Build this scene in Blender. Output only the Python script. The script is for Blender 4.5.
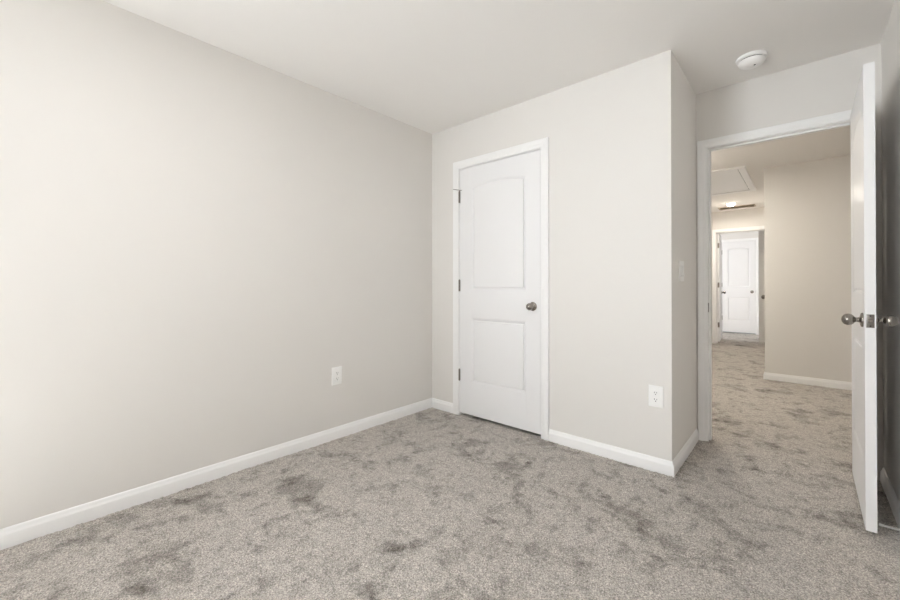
import bpy, bmesh, math, random
import numpy as np
from mathutils import Vector, Matrix

for o in list(bpy.data.objects):
    bpy.data.objects.remove(o)
S = bpy.context.scene
C = S.collection
R = math.radians
random.seed(4)

# ------------------------------------------------------------------ key measures (metres)
H = 2.44                      # ceiling height
XL, XR = -2.48, 0.33          # bedroom left / right wall faces
YB = -1.70                    # bedroom back wall face (behind the camera)
YC = 2.536                    # closet wall face
XB = -0.5625                  # return wall face
YD = 3.25                     # entry wall face (bedroom side)
TW = 0.115                    # wall thickness
YH = YD + TW                  # entry wall, hall side
XH, YW = -0.332, 5.83         # hall right wall face, landing north wall face
XHL = -1.33                   # hall left wall face
YE = 8.78                     # hall end wall face
YF = 10.90                    # far room back wall face

# ------------------------------------------------------------------ camera
cam_data = bpy.data.cameras.new('camera')
cam_data.sensor_width = 36.0
cam_data.lens = 395.16 / 900 * 36
cam_data.shift_y = -17.3 / 900
cam_data.clip_start = 0.02
cam_data.clip_end = 60
cam = bpy.data.objects.new('camera', cam_data)
C.objects.link(cam)
cam.location = (0, 0, 1.0888)
cam.rotation_euler = (R(90 + 0.289), 0, R(41.781))
S.camera = cam

# ------------------------------------------------------------------ world, lights, exposure
S.view_settings.view_transform = 'Standard'
S.view_settings.look = 'None'
S.view_settings.gamma = 1.0
S.view_settings.use_curve_mapping = False
S.view_settings.exposure = 0.14
S.cycles.max_bounces = 14
S.cycles.diffuse_bounces = 10
S.cycles.glossy_bounces = 4
S.cycles.transparent_max_bounces = 8
S.cycles.sample_clamp_indirect = 8

W = bpy.data.worlds.new('sky')
S.world = W
W.use_nodes = True
W.node_tree.nodes['Background'].inputs[0].default_value = (0.85, 0.92, 1.0, 1)
W.node_tree.nodes['Background'].inputs[1].default_value = 0.3


def area_light(name, loc, rot, sx, sy, watts, col, shape='RECTANGLE', spread=180):
    d = bpy.data.lights.new(name, 'AREA')
    d.shape = shape
    d.size = sx
    d.size_y = sy
    d.energy = watts
    d.color = col
    d.spread = R(spread)
    o = bpy.data.objects.new(name, d)
    C.objects.link(o)
    o.location = loc
    o.rotation_euler = rot
    return o


# daylight through the bedroom window in the wall behind the camera
WX, WZ, WW, WH = -1.85, 1.52, 1.10, 1.5
area_light('window_daylight', (WX, YB - TW - 0.12, WZ - 0.1), (R(99), 0, R(-36)), WW + 0.2, WH + 0.2, 43, (0.90, 0.955, 1.0), spread=110)
# morning sun through the same window: it falls on the carpet behind the viewer
sun_d = bpy.data.lights.new('sun', 'SUN')
sun_d.energy = 112.0
sun_d.color = (0.88, 0.945, 1.0)
sun_d.angle = R(0.6)
sun = bpy.data.objects.new('sun', sun_d)
C.objects.link(sun)
SUN_ELEV = 60
sun.rotation_euler = (R(90 - SUN_ELEV), 0, 0)
# daylight through the far room's window
area_light('far_window_daylight', (-3.25, 9.9, 1.5), (R(90), 0, R(-90)), 1.2, 1.4, 49, (0.97, 0.985, 1.0))
LED_HALL, LED_LANDING = 12.5, 28.0
LED_BEDROOM = 9.5
WARM = (1.0, 0.93, 0.83)

# ------------------------------------------------------------------ materials
def new_mat(name):
    m = bpy.data.materials.new(name)
    m.use_nodes = True
    nt = m.node_tree
    return m, nt, nt.nodes['Principled BSDF']


def lin(r, g, b):
    f = lambda c: ((c / 255 + 0.055) / 1.055) ** 2.4 if c > 10 else c / 255 / 12.92
    return (f(r), f(g), f(b), 1)


def bump_noise(nt, bs, scale, strength, dist=0.002, stretch=None, detail=4):
    tc = nt.nodes.new('ShaderNodeTexCoord')
    mp = nt.nodes.new('ShaderNodeMapping')
    if stretch:
        mp.inputs['Scale'].default_value = stretch
    n = nt.nodes.new('ShaderNodeTexNoise')
    n.inputs['Scale'].default_value = scale
    n.inputs['Detail'].default_value = detail
    b = nt.nodes.new('ShaderNodeBump')
    b.inputs['Strength'].default_value = strength
    b.inputs['Distance'].default_value = dist
    nt.links.new(tc.outputs['Object'], mp.inputs[0])
    nt.links.new(mp.outputs[0], n.inputs['Vector'])
    nt.links.new(n.outputs['Fac'], b.inputs['Height'])
    nt.links.new(b.outputs[0], bs.inputs['Normal'])


def plain(name, col, rough=0.5, metal=0.0, spec=0.5):
    m, nt, b = new_mat(name)
    b.inputs['Base Color'].default_value = col
    b.inputs['Roughness'].default_value = rough
    b.inputs['Metallic'].default_value = metal
    b.inputs['Specular IOR Level'].default_value = spec
    return m


M_WALL, nt, b = new_mat('greige_wall_paint')
b.inputs['Base Color'].default_value = lin(226.8, 224.4, 221.0)
b.inputs['Roughness'].default_value = 0.75
b.inputs['Specular IOR Level'].default_value = 0.3
bump_noise(nt, b, 260, 0.06, 0.001)
M_CEIL, nt, b = new_mat('flat_ceiling_paint')
b.inputs['Base Color'].default_value = lin(237, 235, 232.5)
b.inputs['Roughness'].default_value = 0.9
b.inputs['Specular IOR Level'].default_value = 0.2
bump_noise(nt, b, 200, 0.06, 0.001)
M_TRIM, nt, b = new_mat('white_trim_paint')
b.inputs['Base Color'].default_value = lin(242, 242, 242)
b.inputs['Roughness'].default_value = 0.35
M_DOOR, nt, b = new_mat('white_door_paint')
b.inputs['Base Color'].default_value = lin(236, 236, 237)
b.inputs['Roughness'].default_value = 0.33
bump_noise(nt, b, 60, 0.10, 0.0015, (3.5, 3.5, 0.12), 5)
M_NICKEL = plain('satin_nickel', lin(150, 145, 139), 0.22, 1.0)
M_HINGE = plain('dark_nickel_hinge', lin(132, 127, 121), 0.36, 1.0)
M_PLASTIC = plain('white_plastic', lin(246, 246, 245), 0.35)
M_DARK = plain('dark_slot', (0.012, 0.012, 0.012, 1), 0.7)
M_RUBBER = plain('white_rubber', lin(225, 225, 222), 0.6)
M_VOID = plain('duct_interior', lin(70, 58, 48), 0.8)
M_GRILLE = plain('beige_grille', lin(190, 176, 158), 0.5)
M_GLASS, nt, b = new_mat('window_glass')
nt.nodes.remove(b)
tr = nt.nodes.new('ShaderNodeBsdfTransparent')
gl = nt.nodes.new('ShaderNodeBsdfGlossy')
gl.inputs['Roughness'].default_value = 0.02
mx = nt.nodes.new('ShaderNodeMixShader')
mx.inputs[0].default_value = 0.06
nt.links.new(tr.outputs[0], mx.inputs[1])
nt.links.new(gl.outputs[0], mx.inputs[2])
nt.links.new(mx.outputs[0], nt.nodes['Material Output'].inputs[0])
M_LED, nt, b = new_mat('lit_led_lens')
b.inputs['Base Color'].default_value = (0.9, 0.9, 0.9, 1)
b.inputs['Emission Color'].default_value = (1.0, 0.9, 0.76, 1)
b.inputs['Emission Strength'].default_value = 18.0


def carpet_material():
    m, nt, b = new_mat('cut_pile_carpet')
    N, L = nt.nodes, nt.links
    b.inputs['Roughness'].default_value = 1.0
    b.inputs['Specular IOR Level'].default_value = 0.05
    b.inputs['Sheen Weight'].default_value = 0.15
    b.inputs['Sheen Roughness'].default_value = 0.5
    tc = N.new('ShaderNodeTexCoord')

    def noise(scale, detail, rough, dist, off=(0, 0, 0), sc=(1, 1, 1), rot=0):
        mp = N.new('ShaderNodeMapping')
        mp.inputs['Location'].default_value = off
        mp.inputs['Scale'].default_value = sc
        mp.inputs['Rotation'].default_value = (0, 0, rot)
        L.new(tc.outputs['Object'], mp.inputs[0])
        n = N.new('ShaderNodeTexNoise')
        n.inputs['Scale'].default_value = scale
        n.inputs['Detail'].default_value = detail
        n.inputs['Roughness'].default_value = rough
        n.inputs['Distortion'].default_value = dist
        L.new(mp.outputs[0], n.inputs['Vector'])
        return n.outputs['Fac']

    def ramp(src, stops):
        r = N.new('ShaderNodeValToRGB')
        e = r.color_ramp.elements
        while len(e) < len(stops):
            e.new(0.5)
        for i, (p, v) in enumerate(stops):
            e[i].position = p
            e[i].color = (v, v, v, 1)
        L.new(src, r.inputs[0])
        return r.outputs[0]

    def math_(op, a, bb):
        n = N.new('ShaderNodeMath')
        n.operation = op
        for i, v in enumerate((a, bb)):
            if isinstance(v, (int, float)):
                n.inputs[i].default_value = v
            else:
                L.new(v, n.inputs[i])
        return n.outputs[0]

    # brushed-pile patches, ragged edges; shading of the turned nap put into base colour
    p1 = ramp(noise(3.1, 8, 0.64, 0.3, (2.2, 6.1, 0), (1.0, 1.25, 1), 0.5), [(0.38, 0.0), (0.46, 1.0)])
    p2 = ramp(noise(7.5, 7, 0.68, 0.3, (7.7, 2.2, 0), (1.3, 0.8, 1), -0.4), [(0.37, 0.0), (0.47, 1.0)])
    p3 = ramp(noise(22.0, 5, 0.65, 0.2, (1.3, 5.2, 0)), [(0.34, 0.0), (0.54, 1.0)])
    patch = math_('ADD', math_('MULTIPLY', p1, 0.40), math_('ADD', math_('MULTIPLY', p2, 0.36), math_('MULTIPLY', p3, 0.24)))
    mixc = N.new('ShaderNodeMix')
    mixc.data_type = 'RGBA'
    mixc.inputs[6].default_value = lin(102, 93, 83)
    mixc.inputs[7].default_value = lin(240, 233, 225)
    L.new(patch, mixc.inputs[0])
    # yarn speckle
    sp = noise(185, 3, 0.75, 0)
    vor = N.new('ShaderNodeTexVoronoi')
    vor.inputs['Scale'].default_value = 170
    L.new(tc.outputs['Object'], vor.inputs['Vector'])
    tip = ramp(vor.outputs['Distance'], [(0.0, 1.0), (0.75, 0.50)])
    spk = math_('MULTIPLY', ramp(sp, [(0.30, 0.42), (0.68, 1.26)]), tip)
    mul = N.new('ShaderNodeMix')
    mul.data_type = 'RGBA'
    mul.blend_type = 'MULTIPLY'
    mul.inputs[0].default_value = 1.0
    L.new(mixc.outputs[2], mul.inputs[6])
    comb = N.new('ShaderNodeCombineColor')
    for i in range(3):
        L.new(spk, comb.inputs[i])
    L.new(comb.outputs[0], mul.inputs[7])
    L.new(mul.outputs[2], b.inputs['Base Color'])
    bp = N.new('ShaderNodeBump')
    bp.inputs['Strength'].default_value = 0.7
    bp.inputs['Distance'].default_value = 0.004
    L.new(math_('ADD', sp, math_('MULTIPLY', vor.outputs['Distance'], -1.0)), bp.inputs['Height'])
    L.new(bp.outputs[0], b.inputs['Normal'])
    return m


M_CARPET = carpet_material()


# ------------------------------------------------------------------ mesh helpers
def obj(name, bm, mat, parent=None, loc=None, rot=None, smooth=False, bevel=0.0, segs=2, angle=40):
    bmesh.ops.remove_doubles(bm, verts=bm.verts, dist=1e-6)
    bmesh.ops.recalc_face_normals(bm, faces=bm.faces)
    me = bpy.data.meshes.new(name)
    bm.to_mesh(me)
    bm.free()
    me.materials.append(mat)
    o = bpy.data.objects.new(name, me)
    C.objects.link(o)
    if parent is not None:
        o.parent = parent
    if loc is not None:
        o.location = loc
    if rot is not None:
        o.rotation_euler = rot
    if bevel:
        md = o.modifiers.new('bevel', 'BEVEL')
        md.width = bevel
        md.segments = segs
        md.limit_method = 'ANGLE'
        md.angle_limit = R(30)
    if smooth or bevel:
        for p in me.polygons:
            p.use_smooth = True
        es = o.modifiers.new('split', 'EDGE_SPLIT')
        es.split_angle = R(angle)
        es.use_edge_sharp = False
    return o


def tag(o, label=None, cat=None, group=None, kind=None):
    for k, v in (('label', label), ('category', cat), ('group', group), ('kind', kind)):
        if v:
            o[k] = v
    return o


def empty(name, loc, rot=(0, 0, 0), **kw):
    o = bpy.data.objects.new(name, None)
    o.empty_display_size = 0.1
    C.objects.link(o)
    o.location = loc
    o.rotation_euler = rot
    return tag(o, **kw)


def box(bm, x0, x1, y0, y1, z0, z1):
    v = [bm.verts.new((x, y, z)) for z in (z0, z1) for x, y in ((x0, y0), (x1, y0), (x1, y1), (x0, y1))]
    for f in ((3, 2, 1, 0), (4, 5, 6, 7), (0, 1, 5, 4), (1, 2, 6, 5), (2, 3, 7, 6), (3, 0, 4, 7)):
        bm.faces.new([v[i] for i in f])
    return v


def boxes(*bs):
    bm = bmesh.new()
    for b in bs:
        box(bm, *b)
    return bm


def lathe(bm, prof, n=28, axis='Z', at=(0, 0, 0)):
    """prof: (radius, along). Revolve about axis through at."""
    rings = []
    for r, h in prof:
        ring = []
        for i in range(n if r > 1e-6 else 1):
            a = 2 * math.pi * i / n
            c, s = r * math.cos(a), r * math.sin(a)
            p = {'Z': (c, s, h), 'Y': (c, h, s), 'X': (h, c, s)}[axis]
            ring.append(bm.verts.new((p[0] + at[0], p[1] + at[1], p[2] + at[2])))
        rings.append(ring)
    for a, b2 in zip(rings, rings[1:]):
        for i in range(n):
            j = (i + 1) % n
            if len(a) == 1 and len(b2) == 1:
                continue
            if len(a) == 1:
                bm.faces.new((a[0], b2[i], b2[j]))
            elif len(b2) == 1:
                bm.faces.new((a[i], a[j], b2[0]))
            else:
                bm.faces.new((a[i], a[j], b2[j], b2[i]))
    return bm


def tube(bm, pts, r, n=10):
    pts = [Vector(p) for p in pts]
    prev = None
    for k, p in enumerate(pts):
        d = (pts[min(k + 1, len(pts) - 1)] - pts[max(k - 1, 0)]).normalized()
        u = d.cross(Vector((0, 0, 1)))
        if u.length < 1e-4:
            u = d.cross(Vector((0, 1, 0)))
        u.normalize()
        w = d.cross(u)
        ring = [bm.verts.new(p + (u * math.cos(2 * math.pi * i / n) + w * math.sin(2 * math.pi * i / n)) * r) for i in range(n)]
        if prev:
            for i in range(n):
                bm.faces.new((prev[i], prev[(i + 1) % n], ring[(i + 1) % n], ring[i]))
        else:
            bm.faces.new(ring[::-1])
        prev = ring
    bm.faces.new(prev)


def sweep(path, prof, up, out_of):
    """Mitred moulding: path = list of Vectors in a plane whose normal is `up`;
    prof = (a, b): a is measured sideways in that plane, b along `up`. out_of = sign of the side."""
    bm = bmesh.new()
    path = [Vector(p) for p in path]
    up = Vector(up)
    n = len(path)
    sides = [((path[i + 1] - path[i]).normalized().cross(up)) * out_of for i in range(n - 1)]
    rings = []
    for i in range(n):
        if i == 0:
            m = sides[0]
        elif i == n - 1:
            m = sides[-1]
        else:
            m = sides[i - 1] + sides[i]
            m = m / (m.dot(sides[i]))
        rings.append([bm.verts.new(path[i] + m * a + up * b) for a, b in prof])
    k = len(prof)
    for r0, r1 in zip(rings, rings[1:]):
        for i in range(k):
            bm.faces.new((r0[i], r0[(i + 1) % k], r1[(i + 1) % k], r1[i]))
    bm.faces.new(rings[0][::-1])
    bm.faces.new(rings[-1])
    return bm


# ------------------------------------------------------------------ floor (carpet), walls, ceiling
def make_floor():
    xs = np.concatenate([np.arange(-3.1, -2.5, 0.05), np.arange(-2.5, 0.35, 0.0068), np.arange(0.35, 2.36, 0.05)])
    ys = np.concatenate([np.arange(-2.8, 0.1, 0.04), np.arange(0.1, 3.3, 0.0068), np.arange(3.3, 6.0, 0.013), np.arange(6.0, 11.05, 0.05)])
    nx, ny = len(xs), len(ys)
    rng = np.random.default_rng(7)
    g = rng.random((ny, nx))
    g2 = g * 0.6 + 0.1 * (np.roll(g, 1, 0) + np.roll(g, -1, 0) + np.roll(g, 1, 1) + np.roll(g, -1, 1))
    # soft long-wave lie of the pile
    big = np.zeros((ny, nx))
    for k in range(24):
        a, f, ph = rng.random() * 6.28, 4 + rng.random() * 22, rng.random() * 6.28
        big += np.sin((xs[None, :] * math.cos(a) + ys[:, None] * math.sin(a)) * f + ph) / f
    z = -0.004 + (g2 - 0.5) * 0.009 + big * 0.0035
    z = np.clip(z, -0.013, 0.003)
    XX, YY = np.meshgrid(xs, ys)
    jit = 0.0022
    dense = ((XX > -2.49) & (XX < 0.34) & (YY > 0.11) & (YY < 3.29))
    XX = XX + dense * (rng.random((ny, nx)) - 0.5) * jit
    YY = YY + dense * (rng.random((ny, nx)) - 0.5) * jit
    co = np.stack([XX, YY, z], -1).reshape(-1, 3).astype(np.float32)
    idx = np.arange(nx * ny).reshape(ny, nx)
    q = np.stack([idx[:-1, :-1], idx[:-1, 1:], idx[1:, 1:], idx[1:, :-1]], -1).reshape(-1, 4)
    me = bpy.data.meshes.new('floor')
    me.vertices.add(len(co))
    me.vertices.foreach_set('co', co.ravel())
    me.loops.add(q.size)
    me.loops.foreach_set('vertex_index', q.ravel().astype(np.int32))
    me.polygons.add(len(q))
    me.polygons.foreach_set('loop_start', (np.arange(len(q)) * 4).astype(np.int32))
    me.polygons.foreach_set('use_smooth', np.ones(len(q), dtype=bool))
    me.update(calc_edges=True)
    me.validate()
    me.materials.append(M_CARPET)
    o = bpy.data.objects.new('floor', me)
    C.objects.link(o)
    return o


tag(make_floor(), 'mottled grey-beige cut pile carpet running through bedroom and hall', 'floor', kind='structure')


def wall(name, axis, c0, c1, a0, a1, label, holes=(), z1=H):
    """Slab normal to axis ('x' or 'y') between c0 and c1, from a0 to a1 along the other axis; holes = (lo, hi, zlo, zhi)."""
    bm = bmesh.new()

    def add(p0, p1, q0, q1):
        if p1 - p0 < 1e-5 or q1 - q0 < 1e-5:
            return
        if axis == 'y':
            box(bm, p0, p1, c0, c1, q0, q1)
        else:
            box(bm, c0, c1, p0, p1, q0, q1)
    cur = a0
    zb = -0.02
    for lo, hi, zl, zh in sorted(holes):
        add(cur, lo, zb, z1)
        add(lo, hi, zh, z1)
        if zl > 0.01:
            add(lo, hi, zb, zl)
        cur = hi
    add(cur, a1, zb, z1)
    o = obj(name, bm, M_WALL)
    return tag(o, label, 'wall', kind='structure')


JT = 0.018                      # jamb thickness
CL0, CL1, DH = -2.155, -1.395, 2.062     # closet opening (inner jamb faces), height
EN0, EN1 = -0.495, 0.238
ED0, ED1 = -1.205, -0.445
FC0, FC1 = -1.388, -0.772
SD0, SD1 = 6.385, 7.145

wall('wall_left', 'x', XL - TW, XL, YB - TW, YH, 'long bare greige wall on the left carrying one outlet')
wall('wall_closet', 'y', YC, YC + TW, XL, XB, 'greige wall around the closed white closet door', [(CL0 - JT, CL1 + JT, 0, DH + JT)])
wall('wall_return', 'x', XB - TW, XB, YC + TW, YD, 'narrow greige return wall with the light switch')
wall('wall_entry', 'y', YD, YH, XL, 2.4, 'greige wall above and beside the bedroom doorway', [(EN0 - JT, EN1 + JT, 0, DH + JT)])
wall('wall_right', 'x', XR, XR + TW, YB - TW, YD, 'greige wall in shade behind the open door')
wall('wall_back', 'y', YB - TW, YB, XL, XR, 'greige window wall behind the viewer', [(WX - WW / 2, WX + WW / 2, WZ - WH / 2, WZ + WH / 2)])
wall('wall_landing', 'y', YW, YW + TW, XH, 2.4, 'beige landing wall facing the bedroom doorway')
wall('wall_hall_right', 'x', XH, XH + TW, YW + TW, YE, 'right side wall of the narrow hall', [(SD0 - JT, SD1 + JT, 0, DH + JT)])
wall('wall_hall_left', 'x', XHL - TW, XHL, YH, YE, 'left side wall of the narrow hall')
wall('wall_hall_end', 'y', YE, YE + TW, -3.1, 0.62, 'wall over the doorway at the end of the hall', [(ED0 - JT, ED1 + JT, 0, DH + JT)])
wall('wall_landing_end', 'x', 2.28, 2.4, YH, YW, 'far right end wall of the landing')
wall('wall_far', 'y', YF, YF + TW, -3.1, 0.62, 'pale wall of the far room around the narrow white door', [(FC0 - JT, FC1 + JT, 0, DH + JT)])
wall('wall_far_left', 'x', -3.1, -2.985, YE + TW, YF, 'window wall of the far room', [(9.4, 10.4, 0.8, 2.1)])
wall('wall_far_right', 'x', 0.5, 0.62, YE + TW, YF, 'right wall of the far room')
wall('wall_far_corner', 'x', -0.635, -0.52, 9.6, YF, 'short wall beside the narrow white door in the far room')
o = obj('ceiling', boxes((-3.1, 2.4, YB - TW, YF + TW, H, H + 0.1)), M_CEIL)
tag(o, 'flat pale ceiling over bedroom and hall', 'ceiling', kind='structure')
# dark closets behind the closed doors
o = obj('wall_closet_back', boxes((FC0 - 0.1, FC1 + 0.1, YF + TW + 0.3, YF + TW + 0.36, -0.02, H)), M_WALL)
tag(o, 'back wall of the far closet', 'wall', kind='structure')
o = obj('wall_side_closet', boxes((XH + TW + 0.3, XH + TW + 0.36, SD0 - 0.1, SD1 + 0.1, -0.02, H)), M_WALL)
tag(o, 'back wall of the hall closet', 'wall', kind='structure')

# ------------------------------------------------------------------ bedroom window behind the camera
win = obj('window_1', boxes(
    (WX - WW / 2, WX - WW / 2 + 0.05, YB - TW, YB - 0.03, WZ - WH / 2, WZ + WH / 2),
    (WX + WW / 2 - 0.05, WX + WW / 2, YB - TW, YB - 0.03, WZ - WH / 2, WZ + WH / 2),
    (WX - WW / 2 + 0.05, WX + WW / 2 - 0.05, YB - TW, YB - 0.03, WZ + WH / 2 - 0.05, WZ + WH / 2),
    (WX - WW / 2 + 0.05, WX + WW / 2 - 0.05, YB - TW, YB - 0.03, WZ - WH / 2, WZ - WH / 2 + 0.05)), M_TRIM)
tag(win, 'white sash window in the wall behind the viewer', 'window', kind='structure')
obj('meeting_rail', boxes((WX - WW / 2 + 0.05, WX + WW / 2 - 0.05, YB - 0.09, YB - 0.04, WZ - 0.05, WZ + 0.05)), M_TRIM, win)
obj('pane', boxes((WX - WW / 2 + 0.05, WX + WW / 2 - 0.05, YB - 0.082, YB - 0.078, WZ + 0.05, WZ + WH / 2 - 0.05),
                  (WX - WW / 2 + 0.05, WX + WW / 2 - 0.05, YB - 0.082, YB - 0.078, WZ - WH / 2 + 0.05, WZ - 0.05)), M_GLASS, win)
obj('window_sill', boxes((WX - WW / 2 - 0.06, WX + WW / 2 + 0.06, YB, YB + 0.05, WZ - WH / 2 - 0.03, WZ - WH / 2)), M_TRIM, win)

# ------------------------------------------------------------------ baseboards
BASE = [(0.0, -0.01), (0.0135, -0.01), (0.0135, 0.050), (0.0125, 0.054), (0.0095, 0.058), (0.0075, 0.064),
        (0.0062, 0.070), (0.0045, 0.0745), (0.002, 0.077), (0.0, 0.0775)]


def baseboard(name, pts, seg, label, side=1):
    """Build segment seg of the mitred run pts."""
    path = [Vector((x, y, 0)) for x, y in pts]
    up = Vector((0, 0, 1))
    n = len(path)
    sides = [((path[i + 1] - path[i]).normalized().cross(up)) * side for i in range(n - 1)]

    def mit(i):
        if i == 0:
            return sides[0]
        if i == n - 1:
            return sides[-1]
        m = sides[i - 1] + sides[i]
        return m / m.dot(sides[i])
    bm = bmesh.new()
    rings = [[bm.verts.new(path[i] + mit(i) * a + up * b) for a, b in BASE] for i in (seg, seg + 1)]
    k = len(BASE)
    for i in range(k):
        bm.faces.new((rings[0][i], rings[0][(i + 1) % k], rings[1][(i + 1) % k], rings[1][i]))
    bm.faces.new(rings[0][::-1])
    bm.faces.new(rings[1])
    o = obj(name, bm, M_TRIM, smooth=True, angle=28)
    return tag(o, label, 'baseboard', kind='structure')


CW = 0.060                      # casing width
run = [(XL, YB), (XL, YC), (CL0 - 0.005 - CW, YC)]
baseboard('baseboard_left', run, 0, 'white baseboard along the long left wall')
baseboard('baseboard_corner', run, 1, 'short white baseboard between the room corner and closet door')
run = [(CL1 + 0.005 + CW, YC), (XB, YC), (XB, YD - 0.016)]
baseboard('baseboard_closet', run, 0, 'white baseboard under the outlet, right of the closet door')
baseboard('baseboard_return', run, 1, 'white baseboard below the light switch')
baseboard('baseboard_right', [(XR, YD - 0.016), (XR, YB)], 0, 'shaded white baseboard behind the open door')
run = [(XH, SD0 - 0.005 - CW), (XH, YW), (2.28, YW)]
baseboard('baseboard_landing', run, 1, 'white baseboard across the landing wall', side=1)
baseboard('baseboard_hall_right', run, 0, 'white baseboard inside the hall, right side', side=1)
baseboard('baseboard_hall_left', [(XHL, YH), (XHL, YE - 0.016)], 0, 'white baseboard inside the hall, left side')
run = [(FC1 + 0.005 + 0.05, YF), (-0.635, YF), (-0.635, 9.6), (-0.52, 9.6)]
baseboard('baseboard_far', run, 0, 'short white baseboard right of the narrow far door')
baseboard('baseboard_far_corner', run, 1, 'white baseboard on the short wall in the far room')
baseboard('baseboard_far_left', [(-2.985, YF), (FC0 - 0.055, YF)], 0, 'white baseboard left of the narrow far door')

# ------------------------------------------------------------------ door frames: casing + jamb + stop (local frame: x along wall, y into wall, z up)
def casing_profile(w):
    # a outward from the opening, b towards the viewer
    return [(0.0, 0.0), (0.0, 0.0100), (0.002, 0.0112), (w * 0.34, 0.0120), (w * 0.38, 0.0140), (w * 0.80, 0.0165), (w - 0.004, 0.0165), (w, 0.0140), (w, 0.0)]


def door_frame(name, loc, rz, w, h, label, stop_y, thick=TW, cw=CW):
    rv = 0.004
    path = [(-rv, 0, -0.01), (-rv, 0, h + rv), (w + rv, 0, h + rv), (w + rv, 0, -0.01)]
    bm = sweep(path, casing_profile(cw), (0, -1, 0), 1)
    # make sure the casing lies outside the opening
    if min(v.co.x for v in bm.verts) > -rv - 0.001:
        bm.free()
        bm = sweep(path, casing_profile(cw), (0, -1, 0), -1)
    t = obj(name, bm, M_TRIM, loc=loc, rot=(0, 0, rz), smooth=True, angle=25)
    tag(t, label, 'door frame', kind='structure')
    obj('jamb', boxes((-JT, 0, -0.0005, thick + 0.0005, -0.01, h + JT), (w, w + JT, -0.0005, thick + 0.0005, -0.01, h + JT), (0, w, -0.0005, thick + 0.0005, h, h + JT)), M_TRIM, t)
    s0, s1 = stop_y, stop_y + 0.032
    obj('door_stop', boxes((0, 0.011, s0, s1, -0.01, h), (w - 0.011, w, s0, s1, -0.01, h), (0.011, w - 0.011, s0, s1, h - 0.011, h)), M_TRIM, t, bevel=0.002)
    return t


fr_closet = door_frame('trim_1', (CL0, YC, 0), 0, CL1 - CL0, DH, 'white casing around the closet door', 0.038)
fr_entry = door_frame('trim_2', (EN0, YD, 0), 0, EN1 - EN0, DH - 0.022, 'white casing around the open bedroom doorway', 0.038, cw=0.054)
fr_end = door_frame('trim_3', (ED0, YE, 0), 0, ED1 - ED0, DH - 0.01, 'white casing around the doorway at the hall end', 0.045)
fr_far = door_frame('trim_4', (FC0, YF, 0), 0, FC1 - FC0, DH, 'white casing around the narrow far door', 0.038, cw=0.05)
fr_side = door_frame('trim_5', (XH, SD1, 0), R(-90), SD1 - SD0, DH, 'white casing around the side door in the hall', 0.038)
# strike plate on the left jamb of the bedroom doorway
bm = bmesh.new()
box(bm, 0.0, 0.0016, 0.004, 0.034, 0.897, 0.961)
bm2 = obj('strike_plate', bm, M_HINGE, fr_entry, bevel=0.0006)


# ------------------------------------------------------------------ doors
def offset_outline(pts, d):
    n = len(pts)
    out = []
    for i in range(n):
        p, c, q = Vector(pts[i - 1]), Vector(pts[i]), Vector(pts[(i + 1) % n])
        e1, e2 = (c - p).normalized(), (q - c).normalized()
        n1, n2 = Vector((-e1.y, e1.x)), Vector((-e2.y, e2.x))
        m = n1 + n2
        m = m / max(m.dot(n1), 0.2)
        out.append(tuple(c + m * d))
    return out


def moulded_leaf(w, h, t, stile, panels):
    """panels: list of (z0, z1, rise) from bottom to top. Both faces moulded."""
    bm = bmesh.new()
    RINGS = [(0.0, 0.0), (0.0010, 0.0004), (0.0180, 0.0150), (0.0205, 0.0165), (0.0225, 0.0160), (0.0236, 0.0050), (0.0260, 0.0030), (0.032, 0.0025)]
    for face in (0, 1):
        y0 = 0.0 if face == 0 else t
        sg = 1 if face == 0 else -1

        def V(x, z, d=0.0):
            return bm.verts.new((x, y0 + sg * d, z))

        def quad(x0, x1, z0, z1):
            bm.faces.new((V(x0, z0), V(x1, z0), V(x1, z1), V(x0, z1)))
        quad(0, stile, 0, h)
        quad(w - stile, w, 0, h)
        x0, x1 = stile, w - stile
        zc = 0.0
        for k, (z0, z1, rise) in enumerate(panels):
            if zc < z0:
                quad(x0, x1, zc, z0)
            N = 20 if rise else 1
            arch = []
            for i in range(N + 1):
                u = i / N
                x = x1 + (x0 - x1) * u
                arch.append((x, z1 + rise * (1 - (2 * u - 1) ** 2)))
            outline = [(x0, z0), (x1, z0)] + arch      # ccw seen from the front
            loops = []
            for d, dep in RINGS:
                loops.append([V(px, pz, dep) for px, pz in (offset_outline(outline, d) if d else outline)])
            n = len(outline)
            for a, b2 in zip(loops, loops[1:]):
                for i in range(n):
                    bm.faces.new((a[i], a[(i + 1) % n], b2[(i + 1) % n], b2[i]))
            bm.faces.new(loops[-1])
            # area between the arch and the next straight line
            if rise:
                ztop = panels[k + 1][0] if k + 1 < len(panels) else h
                for i in range(N):
                    (xa, za), (xb, zb) = arch[i], arch[i + 1]
                    bm.faces.new((V(xb, zb), V(xa, za), V(xa, ztop), V(xb, ztop)))
                zc = ztop
            else:
                zc = z1
        if zc < h:
            quad(x0, x1, zc, h)
    # edges
    for (xa, xb, za, zb) in ((0, 0, 0, h), (w, w, 0, h)):
        bm.faces.new([bm.verts.new(p) for p in ((xa, 0, za), (xa, t, za), (xa, t, zb), (xa, 0, zb))])
    for z in (0, h):
        bm.faces.new([bm.verts.new(p) for p in ((0, 0, z), (w, 0, z), (w, t, z), (0, t, z))])
    return bm


KNOB = [(0.0, 0.0), (0.032, 0.0), (0.0325, 0.003), (0.030, 0.007), (0.022, 0.0095), (0.0125, 0.011), (0.0105, 0.016), (0.0105, 0.023),
        (0.0135, 0.027), (0.0195, 0.031), (0.0240, 0.037), (0.0262, 0.044), (0.0262, 0.050), (0.0240, 0.057), (0.0195, 0.063), (0.0130, 0.0675), (0.006, 0.0695), (0.0, 0.070)]


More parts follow.
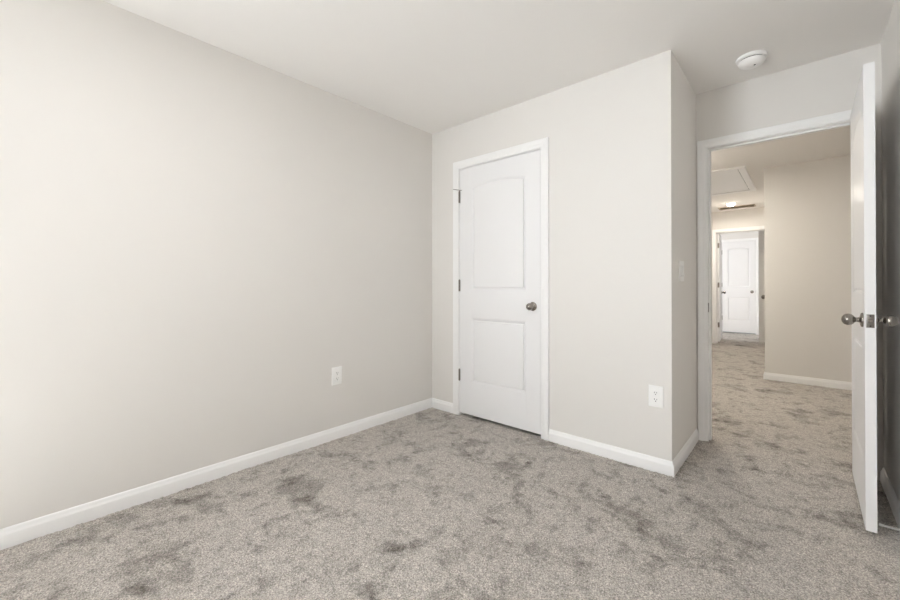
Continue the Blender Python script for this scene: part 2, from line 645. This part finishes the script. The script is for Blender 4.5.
def knob_mesh(x, z, y, out):
    bm = bmesh.new()
    lathe(bm, [(r, out * a) for r, a in KNOB], 32, 'Y', (x, y, z))
    return bm


def hinge(parent, x, y, z, side):
    """Knuckle barrel with finials and the two leaf slivers; z is the bottom of an 89 mm hinge."""
    bm = bmesh.new()
    L = 0.093
    lathe(bm, [(0.0, z - 0.004), (0.005, z - 0.003), (0.0078, z), (0.0078, z + L * 0.2), (0.0070, z + L * 0.2 + 0.0005), (0.0078, z + L * 0.2 + 0.001),
               (0.0078, z + L * 0.6), (0.0070, z + L * 0.6 + 0.0005), (0.0078, z + L * 0.6 + 0.001), (0.0078, z + L), (0.005, z + L + 0.003), (0.0, z + L + 0.004)], 14, 'Z', (x, y, 0))
    box(bm, x - 0.001, x + 0.001, y, y + side * 0.030, z, z + L)
    return obj('hinge', bm, M_HINGE, parent, smooth=True, angle=50)


LT = 0.035


def door(name, loc, rz, w, h, label, knob_z, hinge_at, knob_sides=(1, 1), stile=0.122, hinge_on_front=True, hx=-0.002, kind='structure', z0=0.020):
    d = empty(name, loc, (0, 0, rz), label=label, cat='door', kind=kind)
    panels = [(0.287 - z0, 0.817 - z0, 0), (1.045 - z0, 1.889 - z0, 0.033)]
    bm = moulded_leaf(w, h, LT, stile, panels)
    bmesh.ops.translate(bm, verts=bm.verts, vec=(0, 0, z0))
    obj('door_leaf', bm, M_DOOR, d, smooth=True, angle=22)
    kx = w - 0.062
    if knob_sides[0]:
        obj('knob', knob_mesh(kx, knob_z, 0.0, -1), M_NICKEL, d, smooth=True, angle=60)
    if knob_sides[1]:
        obj('knob', knob_mesh(kx, knob_z, LT, 1), M_NICKEL, d, smooth=True, angle=60)
    # latch plate and bolt on the leaf edge
    lp = boxes((w - 0.001, w + 0.0012, LT / 2 - 0.0125, LT / 2 + 0.0125, knob_z - 0.029, knob_z + 0.029))
    l = obj('latch_plate', lp, M_HINGE, d, bevel=0.0006)
    bm = bmesh.new()
    lathe(bm, [(0.0, w + 0.0014), (0.0085, w + 0.0014), (0.0085, w + 0.004), (0.007, w + 0.006), (0.0, w + 0.0065)], 16, 'X', (0, LT / 2, knob_z))
    obj('latch_bolt', bm, M_NICKEL, l, smooth=True)
    bm = bmesh.new()
    for s in (-1, 1):
        lathe(bm, [(0.0, w + 0.0022), (0.0028, w + 0.0018), (0.003, w + 0.001)], 10, 'X', (0, LT / 2, knob_z + s * 0.022))
    obj('screw', bm, M_DARK, l, smooth=True)
    for z in hinge_at:
        if hinge_on_front:
            hinge(d, hx, -0.0065, z, 1)
        else:
            hinge(d, hx, LT + 0.0065, z, -1)
    return d


HZ = (0.288, 1.036, 1.779)
d1 = door('door_1', (CL0 + 0.003, YC, 0), 0, CL1 - CL0 - 0.006, 2.0365, 'closed white two-panel closet door with arched upper panel', 0.931, HZ, (1, 0))
# hinge-pin door stop on the top hinge
bm = bmesh.new()
tube(bm, [(-0.002, -0.0065, 1.875), (-0.002, -0.0065, 1.884), (-0.012, -0.016, 1.886), (-0.030, -0.030, 1.889), (-0.046, -0.040, 1.893)], 0.0026, 8)
tube(bm, [(-0.002, -0.0065, 1.879), (0.014, -0.012, 1.880), (0.022, -0.004, 1.880)], 0.0024, 8)
hp = obj('hinge_pin_stop', bm, M_HINGE, d1, smooth=True)
bm = bmesh.new()
tube(bm, [(-0.044, -0.039, 1.8925), (-0.054, -0.045, 1.8945)], 0.0052, 10)
obj('bumper', bm, M_RUBBER, hp, smooth=True)

# bedroom door, open a right angle, hinged on the right jamb
d2 = door('door_2', (0.206, 3.223, 0), R(-90.5), 0.730, 2.034, 'open white bedroom door seen edge-on in front of the shaded wall', 0.931, HZ, (1, 1), stile=0.115, hinge_on_front=False, hx=-0.004)
# door at the end of the hall, swung into the far room
d3 = door('door_3', (ED0 + 0.034, YE + TW + 0.010, 0), R(94.5), ED1 - ED0 - 0.006, 2.036, 'open white door swung into the far room past the hinged jamb', 0.931, (), (1, 1))
for z in HZ:
    bm = bmesh.new()
    lathe(bm, [(0.0, z - 0.004), (0.0065, z), (0.0065, z + 0.093), (0.0, z + 0.097)], 12, 'Z', (-0.004, LT + 0.004, 0))
    box(bm, -0.0018, 0.0004, 0.001, LT, z, z + 0.093)
    box(bm, -0.048, -0.006, LT - 0.0005, LT + 0.0016, z, z + 0.093)
    obj('hinge', bm, M_HINGE, d3, smooth=True)
d4 = door('door_4', (FC0 + 0.003, YF, 0), 0, FC1 - FC0 - 0.006, 2.039, 'closed narrow white two-panel door in the far room', 0.931, HZ, (1, 0), stile=0.105)
d5 = door('door_5', (XH, SD1 - 0.003, 0), R(-90), SD1 - SD0 - 0.006, 2.039, 'side door of the hall showing only its knob past the wall corner', 0.931, (), (1, 0))


# ------------------------------------------------------------------ outlets and switch (local: x along wall, y into wall, z up)
def plate_mesh(w, h):
    bm = bmesh.new()
    lev = [(0.0, 0.0), (0.0, -0.003), (0.0025, -0.0058), (0.006, -0.0066)]
    rings = []
    for ins, y in lev:
        a, c = w / 2 - ins, h / 2 - ins
        rings.append([bm.verts.new((x, y, z)) for x, z in ((-a, -c), (a, -c), (a, c), (-a, c))])
    for r0, r1 in zip(rings, rings[1:]):
        for i in range(4):
            bm.faces.new((r0[i], r0[(i + 1) % 4], r1[(i + 1) % 4], r1[i]))
    bm.faces.new(rings[-1])
    bm.faces.new(rings[0][::-1])
    return bm


def outlet(loc, rz, label):
    t = empty('electrical_outlet', loc, (0, 0, rz), label=label, cat='outlet', group='duplex wall outlets')
    obj('cover_plate', plate_mesh(0.080, 0.125), M_PLASTIC, t, bevel=0.0006)
    for s in (-1, 1):
        bm = bmesh.new()
        zc = s * 0.0195
        pts = []
        for i in range(28):
            a = 2 * math.pi * i / 28
            x, z = 0.0175 * math.cos(a), 0.0175 * math.sin(a)
            z = max(-0.0138, min(0.0138, z))
            pts.append((x, z + zc))
        top = [bm.verts.new((x, -0.0092, z)) for x, z in pts]
        bot = [bm.verts.new((x * 1.02, -0.006, (z - zc) * 1.02 + zc)) for x, z in pts]
        bm.faces.new(top)
        for i in range(28):
            bm.faces.new((bot[i], bot[(i + 1) % 28], top[(i + 1) % 28], top[i]))
        rc = obj('receptacle', bm, M_PLASTIC, t, smooth=True, angle=50)
        bm = bmesh.new()
        box(bm, -0.0078, -0.0050, -0.0095, -0.0088, zc - 0.0008, zc + 0.0078)
        box(bm, 0.0050, 0.0074, -0.0095, -0.0088, zc + 0.0002, zc + 0.0072)
        lathe(bm, [(0.0, -0.0095), (0.0030, -0.0095), (0.0030, -0.0088)], 12, 'Y', (0, 0, zc - 0.0075))
        obj('socket_slot', bm, M_DARK, rc)
    bm = bmesh.new()
    lathe(bm, [(0.0, -0.0082), (0.0030, -0.0078), (0.0034, -0.006)], 12, 'Y')
    obj('screw', bm, M_PLASTIC, t, smooth=True)
    return t


outlet((-0.6455, YC, 0.4345), 0, 'white duplex outlet right of the closet door near the outer corner')
outlet((XL, 1.564, 0.4405), R(90), 'white duplex outlet on the long left wall')

sw = empty('light_switch', (XB, 2.7715, 1.1725), (0, 0, R(90)), label='white double rocker light switch on the narrow return wall', cat='light switch')
obj('cover_plate', plate_mesh(0.118, 0.125), M_PLASTIC, sw, bevel=0.0006)
for cx in (-0.023, 0.023):
    bm = bmesh.new()
    prof = [(-0.0330, -0.0062), (-0.0330, -0.0125), (0.0, -0.0078), (0.0330, -0.0095), (0.0330, -0.0062)]
    v = [[bm.verts.new((cx + x, y, z)) for z, y in prof] for x in (-0.0165, 0.0165)]
    for i in range(len(prof)):
        j = (i + 1) % len(prof)
        bm.faces.new((v[0][i], v[0][j], v[1][j], v[1][i]))
    bm.faces.new(v[0])
    bm.faces.new(v[1][::-1])
    obj('rocker', bm, M_PLASTIC, sw, bevel=0.0006)

# ------------------------------------------------------------------ smoke detector on the bedroom ceiling
sd = empty('smoke_detector', (-0.224, 2.938, H), label='round white smoke detector on the ceiling near the doorway', cat='smoke detector')
bm = bmesh.new()
lathe(bm, [(0.0, 0.0), (0.074, 0.0), (0.076, -0.003), (0.076, -0.012), (0.073, -0.017), (0.066, -0.019), (0.0, -0.019)], 48)
obj('mounting_base', bm, M_PLASTIC, sd, smooth=True, angle=35)
bm = bmesh.new()
lathe(bm, [(0.0, -0.018), (0.0615, -0.018), (0.0615, -0.0245), (0.0, -0.0245)], 48)
obj('vent_slot', bm, M_DARK, sd, smooth=True, angle=35)
bm = bmesh.new()
lathe(bm, [(0.0, -0.0240), (0.0665, -0.0240), (0.067, -0.028), (0.063, -0.038), (0.054, -0.047), (0.042, -0.0525), (0.028, -0.0545), (0.0, -0.0548)], 48)
hd = obj('sensor_head', bm, M_PLASTIC, sd, smooth=True, angle=35)
bm = bmesh.new()
lathe(bm, [(0.0, -0.0572), (0.010, -0.0567), (0.0115, -0.054)], 20)
obj('test_button', bm, M_PLASTIC, hd, smooth=True)
bm = bmesh.new()
lathe(bm, [(0.0, -0.0570), (0.004, -0.0565), (0.0042, -0.053)], 12, 'Z', (0.016, -0.012, 0))
obj('indicator', bm, M_DARK, hd, smooth=True)

# ------------------------------------------------------------------ spring door stop behind the open door
ds = empty('spring_door_stop', (XR - 0.0135, 2.545, 0.040), label='thin white spring door stop on the baseboard behind the open door', cat='door stop')
bm = bmesh.new()
lathe(bm, [(0.0, 0.0), (0.010, 0.0), (0.010, -0.003), (0.005, -0.007), (0.0, -0.007)], 16, 'X')
obj('mount', bm, M_RUBBER, ds, smooth=True)
bm = bmesh.new()
pts = []
turns, L0, L1 = 16, -0.006, -0.060
for i in range(turns * 10 + 1):
    a = 2 * math.pi * i / 10
    u = i / (turns * 10)
    pts.append((L0 + (L1 - L0) * u, 0.0042 * math.cos(a), 0.0042 * math.sin(a)))
tube(bm, pts, 0.0011, 6)
obj('spring', bm, M_RUBBER, ds, smooth=True)
bm = bmesh.new()
lathe(bm, [(0.0, -0.059), (0.0055, -0.059), (0.0062, -0.066), (0.005, -0.072), (0.0, -0.073)], 16, 'X')
obj('rubber_tip', bm, M_RUBBER, ds, smooth=True)

# ------------------------------------------------------------------ hall ceiling: attic hatch, return grille, LED lights
ah = empty('attic_hatch', (-0.835, 6.31, H), label='white framed attic access hatch in the hall ceiling', cat='attic hatch')
hw, hl, tw_ = 0.349, 0.75, 0.075
path = [(-hw + tw_, -hl + tw_, 0), (hw - tw_, -hl + tw_, 0), (hw - tw_, hl - tw_, 0), (-hw + tw_, hl - tw_, 0)]
bm = bmesh.new()
prof = [(0.0, 0.0), (0.0, -0.010), (0.006, -0.015), (0.055, -0.020), (0.069, -0.020), (0.075, -0.016), (0.075, 0.0)]
rings = []
for (sx, sy) in ((-1, -1), (1, -1), (1, 1), (-1, 1)):
    rings.append([bm.verts.new((sx * (hw - tw_ + a), sy * (hl - tw_ + a), b2)) for a, b2 in prof])
for k in range(4):
    r0, r1 = rings[k], rings[(k + 1) % 4]
    for i in range(len(prof)):
        j = (i + 1) % len(prof)
        bm.faces.new((r0[i], r0[j], r1[j], r1[i]))
obj('hatch_frame', bm, M_TRIM, ah, smooth=True, angle=25)
obj('hatch_panel', boxes((-hw + tw_ + 0.006, hw - tw_ - 0.006, -hl + tw_ + 0.006, hl - tw_ - 0.006, -0.006, -0.001)), M_TRIM, ah)
obj('gap_shade_sheet', boxes((-hw + tw_, hw - tw_, -hl + tw_, hl - tw_, -0.0012, -0.0002)), M_DARK, ah)  # near-black sheet behind the panel, painting the gap's shade as colour

vg = empty('air_return_grille', (-0.855, 8.43, H), label='slotted air return grille in the hall ceiling before the end doorway', cat='air vent')
gw, gl_ = 0.26, 0.115
bm = boxes((-gw, gw, -gl_, -gl_ + 0.022, -0.009, 0), (-gw, gw, gl_ - 0.022, gl_, -0.009, 0), (-gw, -gw + 0.022, -gl_ + 0.022, gl_ - 0.022, -0.009, 0), (gw - 0.022, gw, -gl_ + 0.022, gl_ - 0.022, -0.009, 0))
obj('grille_frame', bm, M_GRILLE, vg, bevel=0.002)
obj('grille_backing', boxes((-gw + 0.02, gw - 0.02, -gl_ + 0.02, gl_ - 0.02, -0.0015, -0.0003)), M_VOID, vg)
for k in range(8):
    y = -gl_ + 0.034 + k * 0.0232
    bm = bmesh.new()
    v = [bm.verts.new(p) for p in ((-gw + 0.022, y - 0.006, -0.0085), (gw - 0.022, y - 0.006, -0.0085), (gw - 0.022, y + 0.004, -0.0018), (-gw + 0.022, y + 0.004, -0.0018),
                                   (-gw + 0.022, y - 0.0045, -0.0085), (gw - 0.022, y - 0.0045, -0.0085), (gw - 0.022, y + 0.0055, -0.0018), (-gw + 0.022, y + 0.0055, -0.0018))]
    for f in ((0, 1, 2, 3), (7, 6, 5, 4), (0, 4, 5, 1), (3, 2, 6, 7), (0, 3, 7, 4), (1, 5, 6, 2)):
        bm.faces.new([v[i] for i in f])
    obj('slat', bm, M_GRILLE, vg)


def led(loc, watts, label, rad=0.075, col=WARM):
    t = empty('ceiling_light', loc, label=label, cat='ceiling light', group='round LED ceiling lights')
    bm = bmesh.new()
    lathe(bm, [(rad, 0.0), (rad, -0.010), (rad - 0.006, -0.016), (rad - 0.016, -0.017), (rad - 0.018, -0.013), (rad - 0.018, 0.0)], 40)
    obj('trim_ring', bm, M_PLASTIC, t, smooth=True, angle=40)
    bm = bmesh.new()
    lathe(bm, [(rad - 0.018, -0.012), (rad - 0.020, -0.030), (rad - 0.030, -0.046), (0.02, -0.055), (0.0, -0.056)], 40)
    obj('lens', bm, M_LED, t, smooth=True)
    d = bpy.data.lights.new('led_glow', 'AREA')
    d.shape = 'DISK'
    d.size = rad * 1.5
    d.energy = watts
    d.color = col
    lo = bpy.data.objects.new('led_glow', d)
    C.objects.link(lo)
    lo.parent = t
    lo.location = (0, 0, -0.060)
    return t


led((-0.884, 7.95, H), LED_HALL, 'glowing round ceiling light between attic hatch and return grille')
led((-1.05, 4.75, H), LED_LANDING, 'round ceiling light of the landing left of the bedroom doorway')
led((-1.15, 0.35, H), LED_BEDROOM, 'round ceiling light of the bedroom above the viewer', 0.11, (0.98, 0.98, 1.0))
